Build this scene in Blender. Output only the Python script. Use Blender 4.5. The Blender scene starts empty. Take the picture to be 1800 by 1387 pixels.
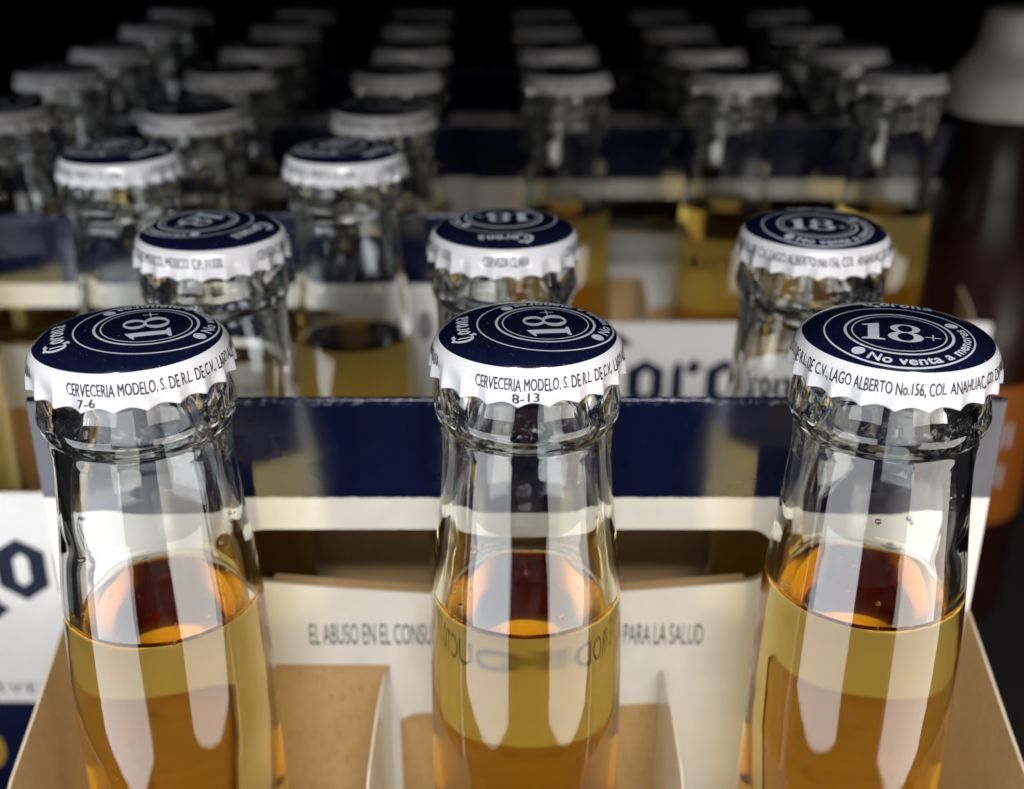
import bpy, bmesh, math, random
from mathutils import Vector
R = math.radians
random.seed(4)
sc = bpy.context.scene
C = sc.collection
MM = 0.001

# ------------------------------------------------------------------ camera
PITCH = 24.08
CAM_Z = 0.3087
cd = bpy.data.cameras.new('camera')
cam = bpy.data.objects.new('camera', cd); C.objects.link(cam)
cam.location = (0, 0, CAM_Z)
cam.rotation_euler = (R(90 - PITCH), 0, 0)
cd.sensor_width = 36; cd.lens = 42.17
cd.clip_start = 0.01; cd.clip_end = 50
cd.dof.use_dof = True; cd.dof.focus_distance = 0.190; cd.dof.aperture_fstop = 13.5
sc.camera = cam

# ------------------------------------------------------------------ world (dim indoor air)
w = bpy.data.worlds.new('World'); sc.world = w; w.use_nodes = True
bg = w.node_tree.nodes['Background']
bg.inputs[0].default_value = (0.85, 0.88, 1.0, 1); bg.inputs[1].default_value = 0.012

# ------------------------------------------------------------------ lamps
def area(name, loc, target, sx, sy, power, col):
    l = bpy.data.lights.new(name, 'AREA'); l.shape = 'RECTANGLE'
    l.size = sx; l.size_y = sy; l.energy = power; l.color = col
    o = bpy.data.objects.new(name, l); C.objects.link(o); o.location = loc
    d = Vector(target) - Vector(loc)
    o.rotation_euler = d.to_track_quat('-Z', 'Y').to_euler()
    return o
AIM = (0, 0.18, 0.17)
area('shop_light_cool', (-0.721, -0.449, -0.35), (-0.052, 0.294, -0.35), 0.96, 0.48, 8.2, (0.92, 0.95, 1.0))
area('shop_light_warm', (0.783, -0.371, -0.35), (0.04, 0.298, -0.35), 0.96, 0.48, 8.0, (1.0, 0.94, 0.88))
area('ceiling_light_left', (-0.24, -0.29, 1.48), (0, 0.2, 0.2), 0.06, 0.10, 4.5, (0.93, 0.96, 1.0))
area('ceiling_light_right', (0.30, -0.29, 1.48), (0, 0.2, 0.2), 0.06, 0.10, 4.5, (1.0, 0.95, 0.88))
area('shop_tube_light', (0.05, -0.99, 1.13), (0.05, 0.25, 0.235), 0.55, 0.07, 12.5, (0.96, 0.97, 1.0))
area('soft_fill_panel', (0.08, -0.85, 0.98), (0.08, 0.2, 0.50), 1.15, 0.66, 8.0, (1.0, 0.955, 0.90))  # soft fill added to light the bottles and back rows, no real panel

# ------------------------------------------------------------------ render / colour
sc.view_settings.view_transform = 'Standard'; sc.view_settings.look = 'None'
sc.view_settings.exposure = 0.0; sc.view_settings.gamma = 1
cy = sc.cycles
cy.use_denoising = True
cy.max_bounces = 28; cy.transmission_bounces = 24; cy.glossy_bounces = 8; cy.diffuse_bounces = 4
cy.sample_clamp_indirect = 40.0; cy.blur_glossy = 0.8
cy.caustics_refractive = True; cy.caustics_reflective = True

# ------------------------------------------------------------------ materials
class NT:
    def __init__(s, name):
        s.m = bpy.data.materials.new(name); s.m.use_nodes = True
        s.t = s.m.node_tree; s.t.nodes.clear()
        s.out = s.n('ShaderNodeOutputMaterial')
    def n(s, typ, **kw):
        x = s.t.nodes.new(typ)
        for k, v in kw.items(): setattr(x, k, v)
        return x
    def l(s, a, b): s.t.links.new(a, b)
    def math(s, op, a, b=None, clamp=False):
        x = s.n('ShaderNodeMath', operation=op); x.use_clamp = clamp
        for i, v in enumerate((a, b)):
            if v is None: continue
            if isinstance(v, (int, float)): x.inputs[i].default_value = v
            else: s.l(v, x.inputs[i])
        return x.outputs[0]
    def mix(s, f, a, b):
        x = s.n('ShaderNodeMix', data_type='RGBA')
        for sock, v in ((x.inputs[0], f), (x.inputs[6], a), (x.inputs[7], b)):
            if isinstance(v, (tuple, list)): sock.default_value = (*v[:3], 1)
            elif isinstance(v, (int, float)): sock.default_value = v
            else: s.l(v, sock)
        return x.outputs[2]
    def noise(s, scale, detail=3, rough=0.5, vec=None):
        x = s.n('ShaderNodeTexNoise'); x.inputs['Scale'].default_value = scale
        x.inputs['Detail'].default_value = detail; x.inputs['Roughness'].default_value = rough
        if vec is None: vec = s.co()
        s.l(vec, x.inputs['Vector']); return x.outputs['Fac']
    def co(s):
        if not hasattr(s, '_co'): s._co = s.n('ShaderNodeTexCoord').outputs['Object']
        return s._co
    def xyz(s):
        if not hasattr(s, '_x'):
            x = s.n('ShaderNodeSeparateXYZ'); s.l(s.co(), x.inputs[0]); s._x = x.outputs
        return s._x
    def ramp(s, f, lo, hi, a=(0, 0, 0), b=(1, 1, 1)):
        x = s.n('ShaderNodeValToRGB'); e = x.color_ramp.elements
        e[0].position = lo; e[0].color = (*a, 1); e[1].position = hi; e[1].color = (*b, 1)
        s.l(f, x.inputs[0]); return x.outputs[0]
    def bsdf(s, col, rough=0.5, spec=0.5, coat=0.0, coat_rough=0.1, metal=0.0, bump=None, bump_d=0.0001, bump_s=0.5):
        b = s.n('ShaderNodeBsdfPrincipled')
        for k, v in (('Base Color', col), ('Roughness', rough), ('Specular IOR Level', spec), ('Metallic', metal),
                     ('Coat Weight', coat), ('Coat Roughness', coat_rough)):
            if isinstance(v, (tuple, list)): b.inputs[k].default_value = (*v[:3], 1)
            elif isinstance(v, (int, float)): b.inputs[k].default_value = v
            else: s.l(v, b.inputs[k])
        if bump is not None:
            u = s.n('ShaderNodeBump'); u.inputs['Strength'].default_value = bump_s
            u.inputs['Distance'].default_value = bump_d; s.l(bump, u.inputs['Height']); s.l(u.outputs[0], b.inputs['Normal'])
        s.l(b.outputs[0], s.out.inputs[0]); s.b = b
        return s.m

WHITE = (0.80, 0.80, 0.82); NAVY = (0.006, 0.012, 0.055)

def mat_kraft(name='kraft_board', c0=(0.46, 0.29, 0.13), c1=(0.56, 0.365, 0.175)):
    k = NT(name)
    f = k.noise(420, 6, 0.7); g = k.noise(60, 3)
    v = k.n('ShaderNodeMapping'); v.inputs['Scale'].default_value = (1, 1, 0.12); k.l(k.co(), v.inputs[0])
    h = k.noise(2200, 2, 0.6, v.outputs[0])
    mixf = k.math('ADD', k.math('MULTIPLY', f, 0.6), k.math('MULTIPLY', g, 0.4))
    col = k.mix(k.ramp(mixf, 0.3, 0.7), c0, c1)
    col = k.mix(k.ramp(h, 0.62, 0.8), col, (0.22, 0.12, 0.05))
    return k.bsdf(col, 0.75, 0.3, bump=f, bump_d=0.0003, bump_s=0.35)

def mat_print_board():
    # coated carton: navy band above, white below, navy again on the low part of the walls
    k = NT('coated_carton_print'); z = k.xyz()[2]
    edge = k.math('ADD', z, k.math('MULTIPLY', k.math('SUBTRACT', k.noise(900), 0.5), 0.0006))
    top = k.math('GREATER_THAN', edge, 0.1915)
    low = k.math('LESS_THAN', edge, 0.085)
    sel = k.math('MAXIMUM', top, low)
    grain = k.noise(120, 4, 0.6)
    white = k.mix(k.ramp(grain, 0.3, 0.75), (0.745, 0.725, 0.70), (0.805, 0.785, 0.765))
    navy = k.mix(k.ramp(k.noise(60, 4), 0.35, 0.7), (0.0032, 0.006, 0.028), (0.0042, 0.008, 0.036))
    col = k.mix(sel, white, navy)
    wear_glint = k.math('MULTIPLY', k.math('GREATER_THAN', z, 0.2119), k.ramp(k.noise(700, 4, 0.7), 0.52, 0.66))  # worn specks along the top fold, painting in its highlight sparkle
    col = k.mix(k.math('MULTIPLY', wear_glint, 0.55), col, (0.30, 0.30, 0.36))
    speck = k.ramp(k.noise(2600, 2, 0.5), 0.74, 0.80)
    col = k.mix(k.math('MULTIPLY', speck, 0.35), col, (0.5, 0.5, 0.52))
    rough = k.math('ADD', 0.10, k.math('MULTIPLY', grain, 0.09))
    return k.bsdf(col, rough, 0.5, coat=0.0, coat_rough=0.08, bump=k.noise(45, 3, 0.5), bump_d=0.0010, bump_s=0.22)

def mat_cap():
    k = NT('crown_cap_enamel'); x, y, z = k.xyz()
    r = k.math('SQRT', k.math('ADD', k.math('MULTIPLY', x, x), k.math('MULTIPLY', y, y)))
    inside = k.math('LESS_THAN', r, 0.01445)
    topz = k.math('GREATER_THAN', z, 0.2375)
    f = k.math('MULTIPLY', inside, topz)
    d = k.noise(900, 3, 0.6)
    navy = k.mix(k.ramp(d, 0.35, 0.75), (0.0030, 0.0050, 0.022), (0.0042, 0.007, 0.030))
    speck = k.ramp(k.noise(2300, 2, 0.4), 0.735, 0.77)
    navy = k.mix(k.math('MULTIPLY', speck, 0.5), navy, (0.35, 0.38, 0.45))
    v = k.n('ShaderNodeMapping'); v.inputs['Scale'].default_value = (0.25, 1.4, 1); v.inputs['Rotation'].default_value = (0, 0, 0.7); k.l(k.co(), v.inputs[0])
    scr = k.ramp(k.noise(420, 1, 0.3, v.outputs[0]), 0.755, 0.765)
    navy = k.mix(k.math('MULTIPLY', scr, 0.35), navy, (0.3, 0.3, 0.33))
    white = k.mix(k.ramp(k.noise(500, 3), 0.3, 0.8), (0.74, 0.74, 0.77), (0.81, 0.81, 0.83))
    white = k.mix(k.math('MULTIPLY', k.ramp(k.noise(1500, 2), 0.70, 0.78), 0.35), white, (0.45, 0.44, 0.44))
    col = k.mix(f, white, navy)
    return k.bsdf(col, k.math('ADD', 0.12, k.math('MULTIPLY', d, 0.10)), 0.5, coat=0.6, coat_rough=0.04, bump=k.noise(700, 3), bump_d=0.00003, bump_s=0.4)

def mat_plain(name, col, rough=0.5, **kw):
    k = NT(name); g = k.noise(300, 3)
    c = k.mix(k.ramp(g, 0.3, 0.7), tuple(a * 0.9 for a in col), tuple(min(1, a * 1.08) for a in col))
    return k.bsdf(c, rough, **kw)

def mat_glass():
    k = NT('clear_bottle_glass')
    g = k.n('ShaderNodeBsdfGlass'); g.inputs['IOR'].default_value = 1.5
    g.inputs['Roughness'].default_value = 0.0; g.inputs['Color'].default_value = (0.985, 0.993, 0.988, 1)
    v = k.n('ShaderNodeMapping'); v.inputs['Scale'].default_value = (1, 1, 0.35); k.l(k.co(), v.inputs[0])
    u = k.n('ShaderNodeBump'); u.inputs['Strength'].default_value = 0.15; u.inputs['Distance'].default_value = 0.0004
    h = k.math('ADD', k.noise(110, 2, 0.4, v.outputs[0]), k.math('MULTIPLY', k.noise(600, 2, 0.4), 0.05))
    k.l(h, u.inputs['Height']); k.l(u.outputs[0], g.inputs['Normal'])
    # dust specks and a scuffed ring on the bead, the marks a returned bottle carries
    z = k.xyz()[2]
    ringm = k.math('MULTIPLY', k.math('GREATER_THAN', z, 0.2242), k.math('LESS_THAN', z, 0.2290))
    scuff = k.math('MULTIPLY', ringm, k.math('MULTIPLY', k.ramp(k.noise(900, 4, 0.7), 0.56, 0.66), 0.22))
    dust = k.math('MULTIPLY', k.ramp(k.noise(2400, 2, 0.5), 0.735, 0.775), 0.22)
    film = k.math('MULTIPLY', k.ramp(k.noise(260, 4, 0.65), 0.56, 0.80), 0.012)
    d = k.n('ShaderNodeBsdfDiffuse'); d.inputs[0].default_value = (0.75, 0.75, 0.76, 1)
    mx = k.n('ShaderNodeMixShader'); k.l(k.math('ADD', k.math('MAXIMUM', scuff, dust), film, True), mx.inputs[0])
    k.l(g.outputs[0], mx.inputs[1]); k.l(d.outputs[0], mx.inputs[2])
    k.l(mx.outputs[0], k.out.inputs[0]); return k.m

def mat_beer():
    k = NT('golden_beer')
    a = k.n('ShaderNodeAttribute', attribute_name='free_surface')
    ior = k.math('ADD', 0.889, k.math('MULTIPLY', a.outputs['Fac'], 1.333 - 0.889))
    g = k.n('ShaderNodeBsdfGlass'); k.l(ior, g.inputs['IOR']); g.inputs['Roughness'].default_value = 0.0
    g.inputs['Color'].default_value = (1, 1, 1, 1)
    k.l(g.outputs[0], k.out.inputs[0])
    v = k.n('ShaderNodeVolumeAbsorption'); v.inputs['Density'].default_value = 50
    v.inputs['Color'].default_value = (0.986, 0.818, 0.12, 1)
    k.l(v.outputs[0], k.out.inputs['Volume']); return k.m

def mat_label():  # translucent white, so the added label glows into the beer
    k = NT('diffuser_white'); c = k.mix(k.noise(200, 3), (0.74, 0.73, 0.70), (0.84, 0.83, 0.81))
    d = k.n('ShaderNodeBsdfDiffuse'); t = k.n('ShaderNodeBsdfTranslucent'); m = k.n('ShaderNodeMixShader')
    k.l(c, d.inputs[0]); k.l(c, t.inputs[0]); m.inputs[0].default_value = 0.62
    k.l(d.outputs[0], m.inputs[1]); k.l(t.outputs[0], m.inputs[2]); k.l(m.outputs[0], k.out.inputs[0]); return k.m
LABELM = mat_label()
BUBBLE = NT('water_film'); _g = BUBBLE.n('ShaderNodeBsdfGlass'); _g.inputs['IOR'].default_value = 1.33; _g.inputs['Roughness'].default_value = 0.0
BUBBLE.l(_g.outputs[0], BUBBLE.out.inputs[0]); BUBBLE = BUBBLE.m
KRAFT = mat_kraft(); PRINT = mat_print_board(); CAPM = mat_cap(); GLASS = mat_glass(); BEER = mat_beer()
EDGE = mat_plain('cut_board_edge', (0.62, 0.52, 0.38), 0.7)
INK = mat_plain('black_ink', (0.03, 0.03, 0.045), 0.45)
INKW = mat_plain('pale_print', (0.56, 0.60, 0.68), 0.35)
INKN = mat_plain('navy_ink', (0.006, 0.010, 0.034), 0.5, spec=0.2)
OVALM = mat_plain('oval_grey', (0.22, 0.22, 0.24), 0.4)
GOLD = mat_plain('gold_ink', (0.36, 0.23, 0.02), 0.35)
LINER = mat_plain('cap_liner', (0.55, 0.52, 0.48), 0.5)
SHELFM = mat_plain('dark_shelf_paint', (0.02, 0.018, 0.018), 0.6, spec=0.1)
DARKW = mat_plain('black_back_panel', (0.0015, 0.0015, 0.002), 0.9, spec=0.0)

# ------------------------------------------------------------------ object helpers
def link(name, me, mat=None, parent=None, loc=(0, 0, 0)):
    o = bpy.data.objects.new(name, me); C.objects.link(o)
    if mat is not None and me is not None:
        for m in (mat if isinstance(mat, (list, tuple)) else [mat]): me.materials.append(m)
    o.location = loc
    if parent: o.parent = parent
    return o
def empty(name, loc, label, cat, group=None):
    o = bpy.data.objects.new(name, None); C.objects.link(o); o.location = loc
    o.empty_display_size = 0.02
    o['label'] = label; o['category'] = cat
    if group: o['group'] = group
    return o
def mesh(name, vs, fs, smooth=True):
    me = bpy.data.meshes.new(name); me.from_pydata(vs, [], fs); me.update()
    if smooth: me.polygons.foreach_set('use_smooth', [True] * len(me.polygons))
    return me
def resample(prof, step):
    # Catmull-Rom through the profile points
    P = [prof[0]] + list(prof) + [prof[-1]]; out = []
    for i in range(1, len(P) - 2):
        p0, p1, p2, p3 = (Vector(P[i - 1]), Vector(P[i]), Vector(P[i + 1]), Vector(P[i + 2]))
        n = max(1, int((p2 - p1).length / step))
        for k in range(n):
            t = k / n
            q = 0.5 * ((2 * p1) + (p2 - p0) * t + (2 * p0 - 5 * p1 + 4 * p2 - p3) * t * t + (3 * p1 - p0 - 3 * p2 + p3) * t ** 3)
            out.append((max(q.x, 0), q.y))
    out.append(tuple(prof[-1])); return out
def lathe(name, prof, n=96, cap0=False, cap1=False, smooth=True):
    vs = []; fs = []
    for r, z in prof:
        for i in range(n):
            a = 2 * math.pi * i / n; vs.append((r * math.cos(a), r * math.sin(a), z))
    for j in range(len(prof) - 1):
        for i in range(n):
            i2 = (i + 1) % n
            fs.append((j * n + i, j * n + i2, (j + 1) * n + i2, (j + 1) * n + i))
    if cap0: fs.append(tuple(reversed(range(n))))
    if cap1: fs.append(tuple((len(prof) - 1) * n + i for i in range(n)))
    return mesh(name, vs, fs, smooth)

# flat shapes -> (verts2d, faces)
def eval_curve(cu):
    o = bpy.data.objects.new('tmp', cu); C.objects.link(o)
    dg = bpy.context.evaluated_depsgraph_get()
    me = bpy.data.meshes.new_from_object(o.evaluated_get(dg))
    vs = [tuple(v.co) for v in me.vertices]; fs = [tuple(p.vertices) for p in me.polygons]
    bpy.data.objects.remove(o); bpy.data.meshes.remove(me); bpy.data.curves.remove(cu)
    return vs, fs
def poly_flat(loops, extrude=0.0):
    cu = bpy.data.curves.new('tmp', 'CURVE'); cu.dimensions = '2D'; cu.fill_mode = 'BOTH'; cu.extrude = extrude
    for lp in loops:
        s = cu.splines.new('POLY'); s.points.add(len(lp) - 1)
        for p, q in zip(s.points, lp): p.co = (q[0], q[1], 0, 1)
        s.use_cyclic_u = True
    return eval_curve(cu)
def text_flat(s, bold=0.0, spacing=1.0):
    cu = bpy.data.curves.new('tmp', 'FONT'); cu.body = s; cu.size = 1.0; cu.offset = bold; cu.space_character = spacing
    cu.resolution_u = 3; cu.fill_mode = 'FRONT'
    return eval_curve(cu)
def scale_flat(vf, sx, sy, dx=0, dy=0, dz=0, rot=0):
    c, s = math.cos(rot), math.sin(rot)
    vs, fs = vf
    return [(x * sx * c - y * sy * s + dx, x * sx * s + y * sy * c + dy, dz) for x, y, *_ in vs], fs
def join(*parts):
    V = []; F = []
    for vs, fs in parts:
        b = len(V); V += vs; F += [tuple(i + b for i in f) for f in fs]
    return V, F
def bounds(vf):
    xs = [v[0] for v in vf[0]]; ys = [v[1] for v in vf[0]]
    return min(xs), max(xs), min(ys), max(ys)
def refine(vf, L):
    bm = bmesh.new(); vv = [bm.verts.new((v[0], v[1], v[2] if len(v) > 2 else 0)) for v in vf[0]]
    for f in vf[1]:
        try: bm.faces.new([vv[i] for i in f])
        except ValueError: pass
    bmesh.ops.triangulate(bm, faces=bm.faces[:])
    for _ in range(5):
        es = [e for e in bm.edges if e.calc_length() > L]
        if not es: break
        bmesh.ops.subdivide_edges(bm, edges=es, cuts=1)
        bmesh.ops.triangulate(bm, faces=[f for f in bm.faces if len(f.verts) > 3])
    bm.verts.index_update()
    out = [tuple(v.co) for v in bm.verts], [tuple(v.index for v in f.verts) for f in bm.faces]
    bm.free(); return out
def mapped(name, vf, fn, L):
    vs, fs = refine(vf, L)
    return mesh(name, [fn(*v) for v in vs], fs, True)
def ellipse(cx, cy_, rx, ry, n=40, a0=0, a1=360):
    full = abs(a1 - a0) >= 360
    return [(cx + rx * math.cos(R(a0 + (a1 - a0) * i / (n if full else n - 1))), cy_ + ry * math.sin(R(a0 + (a1 - a0) * i / (n if full else n - 1)))) for i in range(n)]
def ring(r, wd, n=96): return poly_flat([ellipse(0, 0, r + wd / 2, r + wd / 2, n), ellipse(0, 0, r - wd / 2, r - wd / 2, n)])

# blackletter word, x-height 1
STEM = lambda x: [(x + .02, .84), (x + .15, 1.05), (x + .25, .88), (x + .25, .18), (x + .34, .08), (x + .16, -.07), (x, .10), (x, .72)]
def gothic():
    P = []; x = 0.0
    # C
    cres = ellipse(.78, .72, .80, .84, 28, 62, 298) + [(1.28, .22), (1.18, .12), (1.0, .02)] + ellipse(.84, .74, .50, .68, 24, 285, 75) + [(1.02, 1.34), (1.20, 1.22)]
    P.append([cres])
    P.append([[(.66, .14), (.78, .02), (.88, .16), (.88, 1.10), (.78, 1.22), (.70, 1.06)]])
    P.append([[(.34, 1.50), (.62, 1.74), (.98, 1.56), (1.34, 1.64), (1.64, 1.38), (1.28, 1.32), (.96, 1.42), (.66, 1.56)]])
    P.append([[(.95, -.02), (1.18, .02), (1.36, .20), (1.46, -.10), (1.62, -.24), (1.40, -.42), (1.05, -.40), (1.16, -.18)]])
    x = 1.52
    def o(x): P.append([[(x, .2), (x, .82), (x + .38, 1.06), (x + .78, .82), (x + .78, .2), (x + .40, -.07)], [(x + .28, .30), (x + .28, .68), (x + .41, .80), (x + .51, .70), (x + .51, .30), (x + .38, .20)]])
    o(x); x += 0.92
    P.append([STEM(x)]); P.append([[(x + .27, .80), (x + .44, 1.07), (x + .66, .90), (x + .48, .66)]]); x += 0.72
    o(x); x += 0.92
    P.append([STEM(x)]); P.append([[(x + .26, .80), (x + .48, 1.06), (x + .72, .84), (x + .72, .18), (x + .82, .08), (x + .64, -.07), (x + .47, .12), (x + .47, .76), (x + .38, .82), (x + .26, .70)]]); x += 0.92
    P.append([[(x, .18), (x, .42), (x + .44, .64), (x + .44, .80), (x + .28, .86), (x + .13, .76), (x + .04, .87), (x + .30, 1.07), (x + .68, .86), (x + .68, .2), (x + .80, .1), (x + .60, -.07), (x + .47, .06), (x + .25, -.07)],
              [(x + .24, .26), (x + .24, .38), (x + .44, .48), (x + .44, .2), (x + .34, .14)]]); x += .80
    parts = []
    for i, lp in enumerate(P):
        vs, fs = poly_flat(lp); parts.append(([(a, b, 0.01 * (i % 3)) for a, b, *_ in vs], fs))
    return join(*parts), x
GOTH, GW = gothic()

# ------------------------------------------------------------------ crown cap
NT_TEETH = 21
CAP_PROF = [(0, 0), (3, -.03), (6, -.10), (9, -.25), (11.3, -.5), (12.8, -.85), (13.8, -1.3), (14.5, -1.85), (15.05, -2.5), (15.4, -3.2), (15.65, -4.0), (15.85, -5.2), (15.98, -6.2), (16.1, -7.6)]
CAPS = resample(CAP_PROF, 0.35)
TOPZ = 240.0
def prof_r(z):       # radius (mm) at depth z below top on the skirt
    for (r0, z0), (r1, z1) in zip(CAPS, CAPS[1:]):
        if z1 <= z <= z0 and z0 != z1: return r0 + (r1 - r0) * (z - z0) / (z1 - z0)
    return CAPS[-1][0] + (CAPS[-1][1] - z) * 0.1
def prof_z(r):
    for (r0, z0), (r1, z1) in zip(CAPS, CAPS[1:]):
        if r0 <= r <= r1 and r1 != r0: return z0 + (z1 - z0) * (r - r0) / (r1 - r0)
    return CAPS[-1][1]
def flute(a, z):     # a = angle from the front (rad)
    t = max(0.0, min(1.0, (-z - 2.8) / 3.8)); amp = 0.50 * t * t * (3 - 2 * t)
    s = 1 - 2 * math.sqrt(math.sin(NT_TEETH * a / 2) ** 2 + 0.012)
    return amp * (0.85 * s - 0.22)
def skirt_pt(a, z, off=0.0):
    r = prof_r(z) + flute(a, z) + off
    return (r * math.sin(a) * MM, -r * math.cos(a) * MM, (TOPZ + z) * MM)
def make_cap_mesh():
    n = NT_TEETH * 16; vs = []; fs = []
    for r, z in CAPS[1:]:
        for i in range(n):
            a = 2 * math.pi * i / n
            if z < -2.7:
                zz = z + 0.48 * abs(math.sin(NT_TEETH * a / 2)) * max(0, (-z - 5.5) / 2.0)
                rr = r + flute(a, z)
            else: zz, rr = z, r
            vs.append((rr * math.sin(a) * MM, -rr * math.cos(a) * MM, (TOPZ + zz) * MM))
    rows = len(CAPS) - 1
    for j in range(rows - 1):
        for i in range(n):
            k = (i + 1) % n
            fs.append((j * n + i, (j + 1) * n + i, (j + 1) * n + k, j * n + k))
    vs.append((0, 0, TOPZ * MM)); t = len(vs) - 1
    for i in range(n): fs.append((t, i, (i + 1) % n))
    # inner skin
    b = len(vs); inner = [(15.6, -7.3), (15.4, -6.0), (15.2, -4.0), (14.3, -2.7), (13.3, -1.9), (12, -1.4), (8, -.9)]
    for q, (r, z) in enumerate(inner):
        for i in range(n):
            a = 2 * math.pi * i / n; k = 0.5 if q < 3 else 0
            rr = r + (flute(a, z) * (0.95 if q < 3 else 0.3)) - 0.0
            zz = z + (0.44 * abs(math.sin(NT_TEETH * a / 2)) if q == 0 else 0)
            vs.append((rr * math.sin(a) * MM, -rr * math.cos(a) * MM, (TOPZ + zz) * MM))
    last = (rows - 1) * n
    for i in range(n):
        k = (i + 1) % n; fs.append((last + i, b + i, b + k, last + k))
    for j in range(len(inner) - 1):
        for i in range(n):
            k = (i + 1) % n
            fs.append((b + j * n + i, b + (j + 1) * n + i, b + (j + 1) * n + k, b + j * n + k))
    e = b + (len(inner) - 1) * n
    fs.append(tuple(e + i for i in range(n)))
    return mesh('crown_cap', vs, fs)
CAP_ME = make_cap_mesh(); CAP_ME.materials.append(CAPM)

def top_pt(x, y, z=0):
    r = math.hypot(x, y)
    return (x * MM, y * MM, (TOPZ + prof_z(r) + 0.035 + z) * MM)
def emblem_mesh():
    EY = -2.9; parts = []
    parts.append(ring(11.05, 0.26)); parts.append(ring(7.95, 0.42)); parts.append(ring(6.95, 0.20))
    # bold serif figures 1 8 and a thin plus
    one = [(-.62, 0), (.62, 0), (.62, .14), (.30, .24), (.30, 2.3), (.22, 2.3), (-.62, 1.98), (-.62, 1.86), (-.30, 1.90), (-.30, .24), (-.62, .14)]
    parts.append(scale_flat(poly_flat([one]), 2.75, 3.0, -3.75, -3.45))
    e8 = [ellipse(0, .62, .86, .66, 40), ellipse(.0, .62, .40, .53, 36)]
    e8b = [ellipse(0, 1.74, .74, .60, 40), ellipse(.0, 1.74, .36, .48, 36)]
    parts.append(scale_flat(poly_flat(e8), 3.0, 3.0, 0.95, -3.45))
    parts.append([scale_flat(poly_flat(e8b), 3.0, 3.0, 0.95, -3.45, 0.01)][0])
    pl = [(-1, -.09), (-.09, -.09), (-.09, -1), (.09, -1), (.09, -.09), (1, -.09), (1, .09), (.09, .09), (.09, 1), (-.09, 1), (-.09, .09), (-1, .09)]
    parts.append(scale_flat(poly_flat([pl]), 1.15, 1.15, 4.95, -0.9))
    for a in (-38, 124):
        parts.append(poly_flat([ellipse(9.55 * math.sin(R(a)), -9.55 * math.cos(R(a)), 1.0, 1.0, 24)]))
    tx = text_flat('No venta a menores', 0.022, 1.05); x0, x1, y0, y1 = bounds(tx)
    V = []
    tx = refine(tx, 0.12)
    for x, y, *_ in tx[0]:
        a = R(-27 + (x - x0) / (x1 - x0) * 141); rr = 10.45 - y * 2.35
        V.append((rr * math.sin(a), -rr * math.cos(a), 0))
    parts.append((V, tx[1]))
    E = join(*[([(v[0], v[1], v[2] if len(v) > 2 else 0) for v in p[0]], p[1]) for p in parts])
    E = ([(x, y + EY, z) for x, y, z in E[0]], E[1])
    k = 1.95
    G = scale_flat(GOTH, k * 0.98, k, -GW * k * .98 / 2, 9.55)
    G = ([(x, y - 0.012 * x * x, g[2] * 1.0) for (x, y, _), g in zip(G[0], GOTH[0])], G[1])
    E = join(E, G)
    return mapped('cap_emblem', E, top_pt, 0.9)
EMBLEM_ME = emblem_mesh(); EMBLEM_ME.materials.append(INKW)
def skirt_text(s, a0, a1, zbase, h, name):
    tx = text_flat(s, 0.0); x0, x1, _, _ = bounds(tx); capH = 0.70
    # three offset passes of the same ink thicken the strokes
    tx = join(*[([(x + dx, y + dy, dz) for x, y, *_ in tx[0]], tx[1]) for dx, dy, dz in ((0, 0, 0), (.022, 0, .004), (-.022, .01, .008))])
    vs = [((x - x0) / (x1 - x0) * (a1 - a0) * math.pi / 180 * 15.75, y / capH * h, z) for x, y, z in tx[0]]
    def fn(u, v, z): return skirt_pt(R(a0) + u / 15.75, zbase + v, 0.045 + z)
    return vs, tx[1], fn
def address_mesh():
    A = skirt_text('CERVECERIA MODELO, S. DE R.L. DE C.V., LAGO ALBERTO No.156, COL. ANAHUAC, CD. DE MEXICO, MEXICO, C.P. 11320.', -128.5, 136, -5.05, 1.95, '')
    B = skirt_text('CERVEZA CLARA', 163, 197, -5.05, 1.95, '')
    m = join(*[(lambda r: ([t[2](*v) for v in r[0]], r[1]))(refine((t[0], t[1]), 0.30)) for t in (A, B)])
    return mesh('cap_lettering', *m)
ADDR_ME = address_mesh(); ADDR_ME.materials.append(INK)
def code_mesh(s, a0, a1):
    A = skirt_text(s, a0, a1, -6.9, 1.45, '')
    r = refine((A[0], A[1]), 0.25)
    me = mesh('date_code', [A[2](*v) for v in r[0]], r[1]); me.materials.append(INK); return me

# ------------------------------------------------------------------ bottle
OUT = [(15.2, 229.0), (15.62, 226.6), (15.3, 225.0), (14.75, 224.0), (14.5, 223.4), (14.42, 222.5), (14.5, 221.9), (14.36, 221.0), (14.40, 216), (15.3, 205), (16.5, 193.6), (17.2, 181.5), (17.5, 169), (17.6, 156),
       (17.8, 144), (19.0, 131), (21.8, 117), (25.3, 103), (28.0, 89), (29.0, 76), (29.2, 64), (29.2, 12), (28.6, 5), (26.5, 1.2), (23, 0.2)]
OUT_S = resample(OUT, 1.1)
def out_r(z):
    for (r0, z0), (r1, z1) in zip(OUT_S, OUT_S[1:]):
        if z1 <= z <= z0 and z0 != z1: return r0 + (r1 - r0) * (z - z0) / (z1 - z0)
    return OUT_S[-1][0]
def in_r(z):
    if z > 203:
        t = min(1, (z - 203) / 26); t = t * t * (3 - 2 * t)
        return (out_r(203) - 2.6) * (1 - t) + 9.9 * t
    return out_r(z) - 2.6
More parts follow.
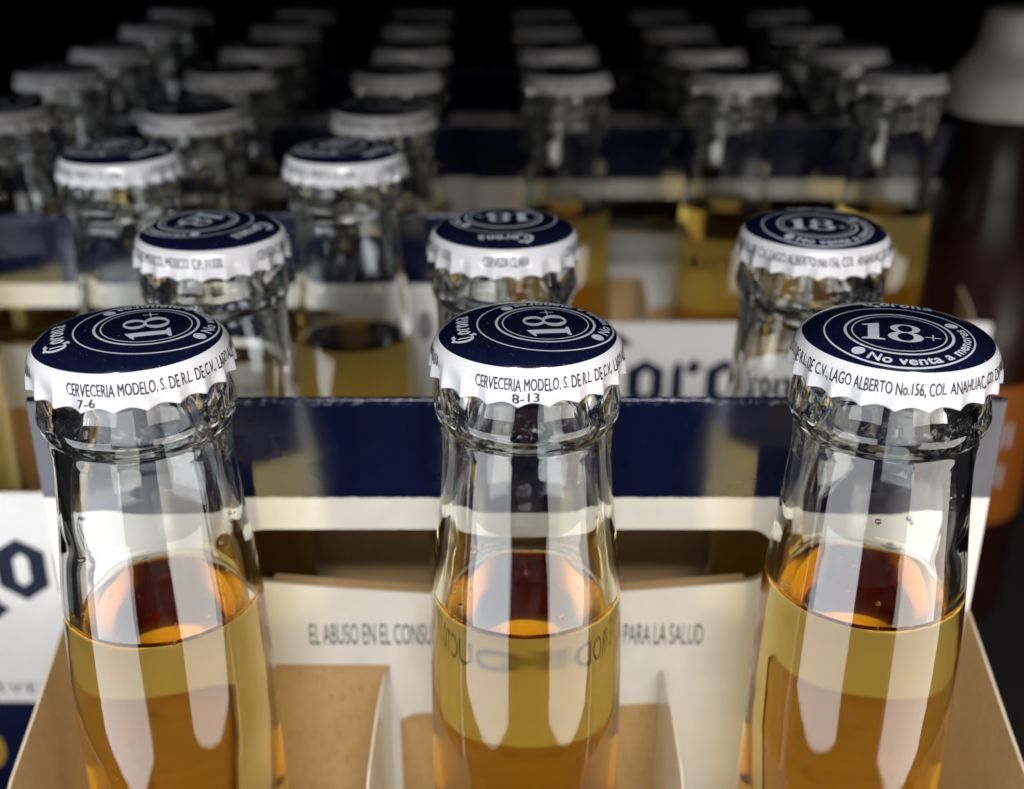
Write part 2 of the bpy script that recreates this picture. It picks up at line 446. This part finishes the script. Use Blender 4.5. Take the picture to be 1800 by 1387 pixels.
def make_bottle_meshes(level, tag):
    n = 112; z_in0 = 7.0
    # glass: finish top -> outside -> base; inside from level up to mouth
    mouth_out = [(10.6, 238.6), (12.6, 238.5), (13.7, 237.6), (14.2, 236), (14.35, 233.5), (14.55, 231.5), (14.9, 230.2)]
    outer = resample(mouth_out, 0.6)[:-1] + OUT_S
    inner = []
    z = level
    while z < 237.5: inner.append((in_r(z), z)); z += 1.5
    inner += [(9.95, 237.6), (10.1, 238.2)]
    prof = list(reversed(outer))[:] + list(reversed(inner))   # base -> up outside -> mouth -> down inside to level
    prof = [(r * MM, zz * MM) for r, zz in prof]
    g = lathe('glass', prof, n, cap0=True)
    g.materials.append(GLASS)
    # white label added to diffuse light into the beer; replaces the outer glass there
    bm = bmesh.new(); bm.from_mesh(g)
    lab = []
    for f in bm.faces:
        c = f.calc_center_median(); r = math.hypot(c.x, c.y)
        if 0.006 < c.z < 0.109 and r > (out_r(c.z * 1000) - 1.2) * MM:
            a = math.degrees(math.atan2(c.x, -c.y))
            if (abs(a) < 112 and c.z < 0.099) or abs(a) > 124: lab.append(f)
    bl = bm.copy(); keep = {f.index for f in lab}
    bl.faces.ensure_lookup_table()
    bmesh.ops.delete(bl, geom=[f for f in bl.faces if f.index not in keep], context='FACES')
    ml = bpy.data.meshes.new('diffuser_label'); bl.to_mesh(ml); bl.free(); ml.materials.append(LABELM)
    bmesh.ops.delete(bm, geom=lab, context='FACES'); bm.to_mesh(g); bm.free()
    # beer: from base centre up the wall to the level, then a meniscus to the centre
    side = []; z = level; zs = []
    while z > z_in0 + 6: zs.append(z); z -= 1.5
    side = [(in_r(z), z) for z in zs]
    rb = in_r(z_in0 + 6)
    side += [(rb, z_in0 + 6), (rb - 1.0, z_in0 + 2.6), (rb - 3.2, z_in0 + 0.6), (rb - 7, z_in0), (8, z_in0 + 1.5), (1.0, z_in0 + 2.5)]
    side = list(reversed(side))
    ri = in_r(level)
    top = [(ri - 0.25, level - 0.55), (ri - 0.6, level - 0.95), (ri - 1.2, level - 1.25), (ri - 2.4, level - 1.4), (ri * 0.5, level - 1.42), (0.4, level - 1.42)]
    allp = [(r * MM, z * MM) for r, z in side + top]
    b = lathe('beer', allp, n, cap0=True, cap1=True)
    at = b.attributes.new('free_surface', 'FLOAT', 'FACE')
    cut = len(side) - 1; data = []
    for j in range(len(allp) - 1): data += [1.0 if j >= cut else 0.0] * n
    data += [0.0, 1.0]
    at.data.foreach_set('value', data)
    b.materials.append(BEER)
    # fine bubbles round the beer's edge and droplets left on the inside of the neck
    rnd = random.Random(int(level * 10)); bm = bmesh.new()
    def blob(x, y, z, r):
        q = bmesh.ops.create_uvsphere(bm, u_segments=10, v_segments=7, radius=r * MM)
        for v in q['verts']: v.co += Vector((x, y, z)) * MM
    for _ in range(34):
        a = rnd.uniform(0, 2 * math.pi); rr = ri - rnd.uniform(0.5, 1.3) if rnd.random() < .8 else rnd.uniform(2, ri - 1)
        r = rnd.uniform(0.12, 0.42); blob(rr * math.cos(a), rr * math.sin(a), level - 1.05 + r * 0.4, r)
    for _ in range(13):
        a = rnd.uniform(0, 2 * math.pi); z = level + rnd.uniform(2, 22) ** 1.0; r = rnd.uniform(0.15, 0.55)
        q = in_r(z) - 0.05 - r * .55; blob(q * math.cos(a), q * math.sin(a), z, r)
    mb = bpy.data.meshes.new('bubbles'); bm.to_mesh(mb); bm.free(); mb.materials.append(BUBBLE)
    mb.polygons.foreach_set('use_smooth', [True] * len(mb.polygons))
    return g, b, ml, mb
LEVELS = {l: make_bottle_meshes(l, str(l)) for l in (190.0, 188.5, 193.0)}

ORD = ['leftmost', 'second from the left', 'third from the left', 'fourth from the left', 'fifth from the left', 'rightmost']
def bottle(x, y, phi, level, label, girth=1.0, code=None, group='beer bottles standing in rows of cartons'):
    tx_, ty_ = (random.uniform(-.008, .008), random.uniform(-.008, .008)) if y > 0.3 else (0, 0)
    t = empty('beer_bottle', (x - 0.235 * ty_, y + 0.235 * tx_, 0), label, 'beer bottle', group)
    t.rotation_euler = (tx_, ty_, 0); t.scale = (girth, girth, 1.0 + (girth - 1) * 0.05)
    g, b, ml, mb = LEVELS[level]
    link('glass', g, None, t); link('beer', b, None, t); link('diffuser_label', ml, None, t)
    if y < 0.35: link('bubbles', mb, None, t)['kind'] = 'stuff'
    c = link('crown_cap', CAP_ME, None, t); c.rotation_euler = (0, 0, R(phi))
    link('cap_emblem', EMBLEM_ME, None, c)
    link('cap_lettering', ADDR_ME, None, c)
    if code:
        link('date_code', code_mesh(*code), None, c)
    return t

f_px = 2109.0; CP, SP = math.cos(R(PITCH)), math.sin(R(PITCH))
def x_at(px, Y, drop=76.4):
    return (px - 900) / f_px * (Y * CP + drop * SP)
Y1, Y2, Y3, Y4, Y5, Y6, Y7, Y8 = 181.7, 242.3, 314.2, 374.8, 446.7, 507.3, 579.2, 639.8
rows = [
 (Y1, 'front row', [(235, -2.2, 109, 190.0), (927, 0.2, 97, 190.0), (1568, -2.0, -15, 193.0)], ['leftmost', 'middle one', 'rightmost']),
 (Y2, 'second row', [(375, -1.0, -115, 190.0), (886, 0, 182, 188.5), (1428, 0, -9, 190.0)], ['leftmost', 'middle one', 'rightmost']),
 (Y3, 'third row', [(-186, 0, 40, 190.0), (213, -1, -118, 188.5), (607, -0.5, -118, 188.5)], ['one cut off by the left edge', 'middle one', 'rightmost']),
 (Y4, 'fourth row, at the left', [(0, 3, 20, 190.0), (341, 1, 140, 188.5), (674, 0, 75, 190.0)], ['leftmost, cut by the frame', 'middle one', 'rightmost']),
 (Y5, 'fifth row', [(108, 3, 10, 190.0), (405, 3, 200, 188.5), (698, 0, 60, 190.0), (996, -2, 110, 188.5), (1290, -2, 240, 190.0), (1584, -2, 320, 188.5)], ORD),
 (Y6, 'sixth row', [(196, 3, 33, 190.0), (457, 3, 140, 188.5), (724, 1, 210, 190.0), (981, 1, 80, 188.5), (1240, -1, 170, 190.0), (1489, 0, 20, 188.5)], ORD),
 (Y7, 'seventh row, last but one', [(275, 3, 15, 190.0), (503, 3, 75, 188.5), (732, 4, 130, 190.0), (961, 0, 300, 188.5), (1193, -3, 45, 190.0), (1415, -3, 220, 188.5)], ORD),
 (Y8, 'eighth and last row', [(320, 5, 66, 190.0), (538, 5, 12, 188.5), (745, 6, 260, 190.0), (953, 5, 190, 188.5), (1158, 0, 100, 190.0), (1367, 0, 35, 188.5)], ORD),
]
codes = {(0, 0): ('7-6', -121.5, -113), (0, 1): ('8-13', -106, -91)}
extra = {(0, 0): 'clear beer bottle with blue and white cap coded 7-6, leftmost of the front row',
         (0, 1): 'clear beer bottle with blue and white cap coded 8-13, middle of the front row',
         (0, 2): 'clear beer bottle whose cap shows an upright 18+, rightmost of the front row',
         (1, 0): 'clear beer bottle behind the left front bottle, its 18+ turned sideways',
         (1, 1): 'clear beer bottle behind the middle front one, CERVEZA CLARA facing the camera',
         (1, 2): 'clear beer bottle with upright 18+ on its cap, behind the right front bottle'}
for ri, (Y, rn, items, words) in enumerate(rows):
    for ci, (px, dy, phi, lev) in enumerate(items):
        lab = extra.get((ri, ci)) or f'clear beer bottle, {words[ci]} of the {rn}'
        bottle(x_at(px, Y + dy) * MM, (Y + dy) * MM, phi, lev, lab, {(0, 0): 1.02, (0, 2): 1.035}.get((ri, ci), 1.0), code=codes.get((ri, ci)))

# ------------------------------------------------------------------ cartons (six-bottle carriers)
def plate_mesh(name, loops, th, basis, mats=(0, 1), both=False):
    """loops in mm on a plane; basis(u,v,w)->xyz in mm; w in [-th/2,th/2]; face slots: mats[0] on w>0 side, mats[1] elsewhere"""
    vs, fs = poly_flat(loops, th / 2)
    me = mesh(name, [tuple(c * MM for c in basis(*v)) for v in vs], fs, False)
    bm = bmesh.new(); bm.from_mesh(me)
    bmesh.ops.remove_doubles(bm, verts=bm.verts[:], dist=1e-7)
    bmesh.ops.recalc_face_normals(bm, faces=bm.faces[:])
    e0 = Vector(basis(0, 0, 0)); wdir = (Vector(basis(0, 0, 1)) - e0).normalized()
    for f in bm.faces:
        d = f.normal.dot(wdir)
        f.material_index = 0 if (d > 0.5 or (both and d < -0.5)) else (1 if d < -0.5 else 2)
    bm.to_mesh(me); bm.free()
    return me
def rrect(x0, x1, y0, y1, r, sag=0.0, n=6):
    pts = []
    for cx, cy_, a in ((x1 - r, y1 - r, 0), (x0 + r, y1 - r, 90), (x0 + r, y0 + r, 180), (x1 - r, y0 + r, 270)):
        for i in range(n + 1):
            t = R(a + 90 * i / n); pts.append([cx + r * math.cos(t), cy_ + r * math.sin(t)])
    if sag:
        # extra points along the lower edge, sagging in the middle
        low = [[x0 + r + (x1 - x0 - 2 * r) * i / 10, y0 - sag * math.sin(math.pi * i / 10)] for i in range(1, 10)]
        k = 3 * (n + 1)
        pts = pts[:k] + low + pts[k:]
    return pts
HZ = 213.1      # top of handle
def xcurve(u): return 0.0
HOLE = rrect(-57, 52, 171.5, 184.2, 5.0, 3.2)
def handle_basis(y):
    return lambda u, v, w: (u, y - w, v)
def build_meshes():
    M = {}
    outline = [(-95.5, 4), (94.5, 4), (94.5, HZ - .5), (-95.5, HZ - .5)]
    cut1 = [(-76, 40), (-30.5, 40), (-28.5, 120), (-28.5, 140), (-27.6, 150.6), (-49.5, 150.8), (-74, 150.8), (-76, 148)]
    cut2 = [(-26, 40), (31, 40), (31, 139), (-26, 135.5)]
    cut2 = [(-26, 40), (31, 40), (31, 140.5), (22, 140), (0, 138.5), (-15, 138.5), (-23, 137.5), (-26, 136)]
    cut3 = [(52, 40), (80, 40), (80, 148), (77, 151), (52, 151)]
    M['front'] = plate_mesh('handle_panel', [outline, HOLE, cut1, cut2, cut3], 0.5, handle_basis(-0.5))
    M['rear'] = plate_mesh('backing_panel', [outline, HOLE], 0.5, lambda u, v, w: (u, 0.5 + w, v))
    # folded top edge
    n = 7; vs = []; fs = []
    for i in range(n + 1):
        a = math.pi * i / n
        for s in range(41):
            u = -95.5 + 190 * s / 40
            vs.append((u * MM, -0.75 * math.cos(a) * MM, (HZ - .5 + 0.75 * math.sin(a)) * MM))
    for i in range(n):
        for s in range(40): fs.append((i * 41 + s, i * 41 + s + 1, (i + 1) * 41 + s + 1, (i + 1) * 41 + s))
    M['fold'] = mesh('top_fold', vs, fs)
    # rim of the hand hole: the folded kraft lip along its lower edge
    vs = []; fs = []; N = 24
    for i in range(N + 1):
        u = -51 + 98 * i / N; zb = 171.5 - 3.2 * math.sin(math.pi * i / N)
        vs += [(u * MM, -0.2 * MM, (zb + 0.05) * MM), (u * MM, 2.4 * MM, (zb + 0.2) * MM), (u * MM, 2.4 * MM, (zb - 2.5) * MM), (u * MM, 1.9 * MM, (zb - 2.5) * MM), (u * MM, 1.9 * MM, (zb - .5) * MM), (u * MM, -0.2 * MM, (zb - 0.4) * MM)]
    for i in range(N):
        for k in range(6): fs.append((i * 6 + k, (i + 1) * 6 + k, (i + 1) * 6 + (k + 1) % 6, i * 6 + (k + 1) % 6))
    M['flap'] = mesh('hole_lip', vs, fs, False)
    # walls
    def wall(sgn, top=154):
        return plate_mesh('wall_panel', [rrect(-94.5, 94.5, 2, top, 2.0)], 0.5, (lambda u, v, w: (u, -62.5 - w, v)) if sgn < 0 else (lambda u, v, w: (u, 62.5 + w, v)))
    M['wall_f'] = wall(-1); M['wall_r'] = wall(1); M['wall_low'] = wall(-1, 42)
    def end(sgn):
        top = [(-62, 42), (-61, 90), (-57, 124), (-53, 139), (-47, 147.5), (-38, 152.5), (-25, 156.5), (-12, 161), (-1.2, 164.5), (1.2, 164.5), (12, 161.5), (25, 157.5), (38, 153.5), (50, 151.5), (62, 150)]
        lp = [(62, 2), (-62, 2)] + top
        return plate_mesh('end_panel', [lp], 0.6, (lambda u, v, w: (sgn * (94.4 + w), u, v)))
    M['end_l'] = end(-1); M['end_r'] = end(1)
    M['base'] = plate_mesh('base_panel', [[(-94, -62), (94, -62), (94, 62), (-94, 62)]], 0.5, lambda u, v, w: (u, v, 1.2 + w))
    def fin(x, side, s):
        lp = [(1.0, 6), (61.8, 6), (61.8, 118), (30, 124), (1.0, 120)] if s > 0 else [(s * 1.0, 6), (s * 61.8, 6), (s * 61.8, 40), (s * 60, 95), (s * 56, 128), (s * 50, 145), (s * 35, 152), (s * 20, 153.5), (s * 8, 152.5), (s * 1.0, 149.5)]
        return plate_mesh('divider', [lp], 0.5, lambda u, v, w: (x + side * w, u, v), both=True)
    M['fins'] = [fin(-28.3, 1, -1), fin(30.5, -1, -1), fin(-28.3, 1, 1), fin(30.5, -1, 1)]
    for k, m in M.items():
        for me in (m if isinstance(m, list) else [m]):
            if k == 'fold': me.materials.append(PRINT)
            elif k == 'flap' or k == 'rear' or k == 'base': me.materials.append(KRAFT); me.materials.append(KRAFT); me.materials.append(EDGE)
            else: me.materials.append(PRINT); me.materials.append(KRAFT); me.materials.append(EDGE)
    # warning line on the handle panel
    tx = text_flat('EL ABUSO EN EL CONSUMO DE ESTE PRODUCTO ES NOCIVO PARA LA SALUD', 0.0); x0, x1, _, _ = bounds(tx)
    vs, fs = scale_flat(tx, 83.4 / (x1 - x0), 5.5 / 0.73, 0, 0)
    o0 = min(v[0] for v in vs)
    M['warn'] = mesh('warning_lettering', [((v[0] - o0 - 44.3) * MM, -0.80 * MM, (156.0 + v[1]) * MM) for v in vs], fs, False); M['warn'].materials.append(INK)
    M['mark'] = mesh('grey_oval', [((77 + x) * MM, -0.80 * MM, (178 + y) * MM) for x, y in ellipse(0, 0, 2.4, 5.0, 24)], [tuple(range(24))], False); M['mark'].materials.append(OVALM)  # flat grey oval on the white of the handle panel
    # brand word on the wall
    k = 17.5
    vs, fs = scale_flat(GOTH, k * 1.02, k, 0, 0)
    M['brand'] = mesh('brand_lettering', [((v[0] - 65.5) * MM, -(62.95 + g[2] * 3) * MM, (121.3 + v[1]) * MM) for v, g in zip(vs, GOTH[0])], fs, False); M['brand'].materials.append(INKN)
    tx = text_flat('CERVEZA MODELO DE MEXICO', 0.0, 1.25); x0, x1, _, _ = bounds(tx)
    vs, fs = scale_flat(tx, 112 / (x1 - x0), 3.6 / .73)
    M['brandline'] = mesh('small_lettering', [((v[0] - 56) * MM, -63.0 * MM, (88.5 + v[1]) * MM) for v in vs], fs, False); M['brandline'].materials.append(INKN)
    p, q = poly_flat([ellipse(0, 0, 9, 9, 40), ellipse(0, 0, 6.8, 6.8, 40)])
    p2, q2 = poly_flat([[(-5, -4), (5, -4), (6, 3), (3, 0), (0, 5), (-3, 0), (-6, 3)]])
    V, F = join((p, q), (p2, q2))
    M['crest'] = mesh('gold_crest', [((-55.5 + v[0]) * MM, -63.0 * MM, (68 + v[1]) * MM) for v in V], F, False); M['crest'].materials.append(GOLD)
    return M
CM = build_meshes()
def carton(x, y, label, low=False):
    t = empty('bottle_carton', (x * MM, y * MM, 0), label, 'beer carton', 'cardboard six-bottle cartons')
    h = link('handle_panel', CM['front'], None, t)
    link('warning_lettering', CM['warn'], None, h); link('grey_oval', CM['mark'], None, h); link('top_fold', CM['fold'], None, h)
    r = link('backing_panel', CM['rear'], None, t); link('hole_lip', CM['flap'], None, r)
    wf = link('wall_panel', CM['wall_low'] if low else CM['wall_f'], None, t)
    if not low: link('brand_lettering', CM['brand'], None, wf); link('small_lettering', CM['brandline'], None, wf); link('gold_crest', CM['crest'], None, wf)
    link('wall_panel', CM['wall_r'], None, t)
    link('end_panel', CM['end_l'], None, t); link('end_panel', CM['end_r'], None, t)
    link('base_panel', CM['base'], None, t)
    for m in CM['fins']: link('divider', m, None, t)
    return t
carton(1.4, 212.2, 'open navy and white carton holding the two nearest rows of bottles', True)
carton(-103.5, 344.5, 'navy and white carton at the left, right behind the front carton')
carton(-103.5, 477.0, 'dim carton at the left in the fifth and sixth rows, behind the left carton')
carton(81.0, 473.0, 'dim carton at the right behind the empty gap, with pale stripe and hand hole')
carton(-104.5, 609.5, 'darkest carton at the back left under the last two rows of caps')
carton(78.0, 609.5, 'darkest carton at the back right under the last two rows of caps')

# ------------------------------------------------------------------ sauce bottle at the right
DRED = NT('dark_red_bottle'); _c = DRED.mix(DRED.ramp(DRED.noise(40, 3), .3, .7), (0.014, 0.004, 0.003), (0.026, 0.007, 0.004))
DRED = DRED.bsdf(_c, 0.3, 0.35, coat=0.12, coat_rough=0.12)
ORANGE = mat_plain('orange_label_paper', (0.36, 0.10, 0.010), 0.45)
CAPW = mat_plain('white_plastic', (0.72, 0.68, 0.64), 0.4)
PALE = mat_plain('lilac_white_ink', (0.62, 0.60, 0.66), 0.4)
sx, sy = 192.0, 470.0
t = empty('sauce_bottle', (sx * MM, sy * MM, 0), 'dark red bottle with tall white cap and orange label at the right edge', 'sauce bottle')
bp = resample([(27, 0), (30, 1.5), (31, 5), (31, 60), (31, 120), (30.5, 145), (28, 168), (22, 190), (17, 208), (15.5, 220), (15, 230)], 2.0)
link('bottle_body', lathe('bottle_body', [(r * MM, z * MM) for r, z in bp], 72, cap0=True, cap1=True), DRED, t)
cp = resample([(22.2, 219), (23, 219.6), (23.2, 222), (23, 228), (22, 233), (18.5, 238), (15.6, 242), (14.2, 246), (13.6, 251), (13.2, 255), (12, 257), (8, 257.4)], 1.0)
cpo = link('screw_cap', lathe('screw_cap', [(r * MM, z * MM) for r, z in cp], 72, cap0=True, cap1=True), CAPW, t)
lb = lathe('front_label', [(31.25 * MM, z * MM) for z in range(52, 120, 7)], 72)
lo = link('front_label', lb, ORANGE, t)
def curved_text(s, a0, a1, zb, h, name, par, mat):
    tx = text_flat(s, 0.0); x0, x1, _, _ = bounds(tx)
    q = refine(([((x - x0) / (x1 - x0) * R(a1 - a0) * 31.3, y / .73 * h, 0) for x, y, *_ in tx[0]], tx[1]), 2.0)
    me = mesh(name, [(31.5 * math.sin(R(a0) + u / 31.3) * MM, -31.5 * math.cos(R(a0) + u / 31.3) * MM, (zb + v) * MM) for u, v, _ in q[0]], q[1])
    return link(name, me, mat, par)
curved_text('MI', -10, 22, 88, 11.5, 'label_lettering', lo, PALE)
curved_text('VI', -8, 20, 70, 10.5, 'label_lettering', lo, PALE)

# ------------------------------------------------------------------ shelf
def box(name, x0, x1, y0, y1, z0, z1, mat, bev=0.002):
    bm = bmesh.new(); bmesh.ops.create_cube(bm, size=1)
    for v in bm.verts: v.co = ((x0 + x1) / 2 + v.co.x * (x1 - x0), (y0 + y1) / 2 + v.co.y * (y1 - y0), (z0 + z1) / 2 + v.co.z * (z1 - z0))
    bmesh.ops.bevel(bm, geom=bm.edges[:], offset=bev, segments=2, affect='EDGES')
    me = bpy.data.meshes.new(name); bm.to_mesh(me); bm.free()
    o = link(name, me, mat); o['kind'] = 'structure'; return o
box('shelf_board', -0.8, 0.8, 0.10, 0.85, -0.03, -0.0005, SHELFM)
box('back_panel', -0.8, 0.8, 0.852, 0.87, -0.03, 0.60, DARKW)
box('upper_shelf', -0.8, 0.8, 0.12, 0.85, 0.385, 0.415, SHELFM)
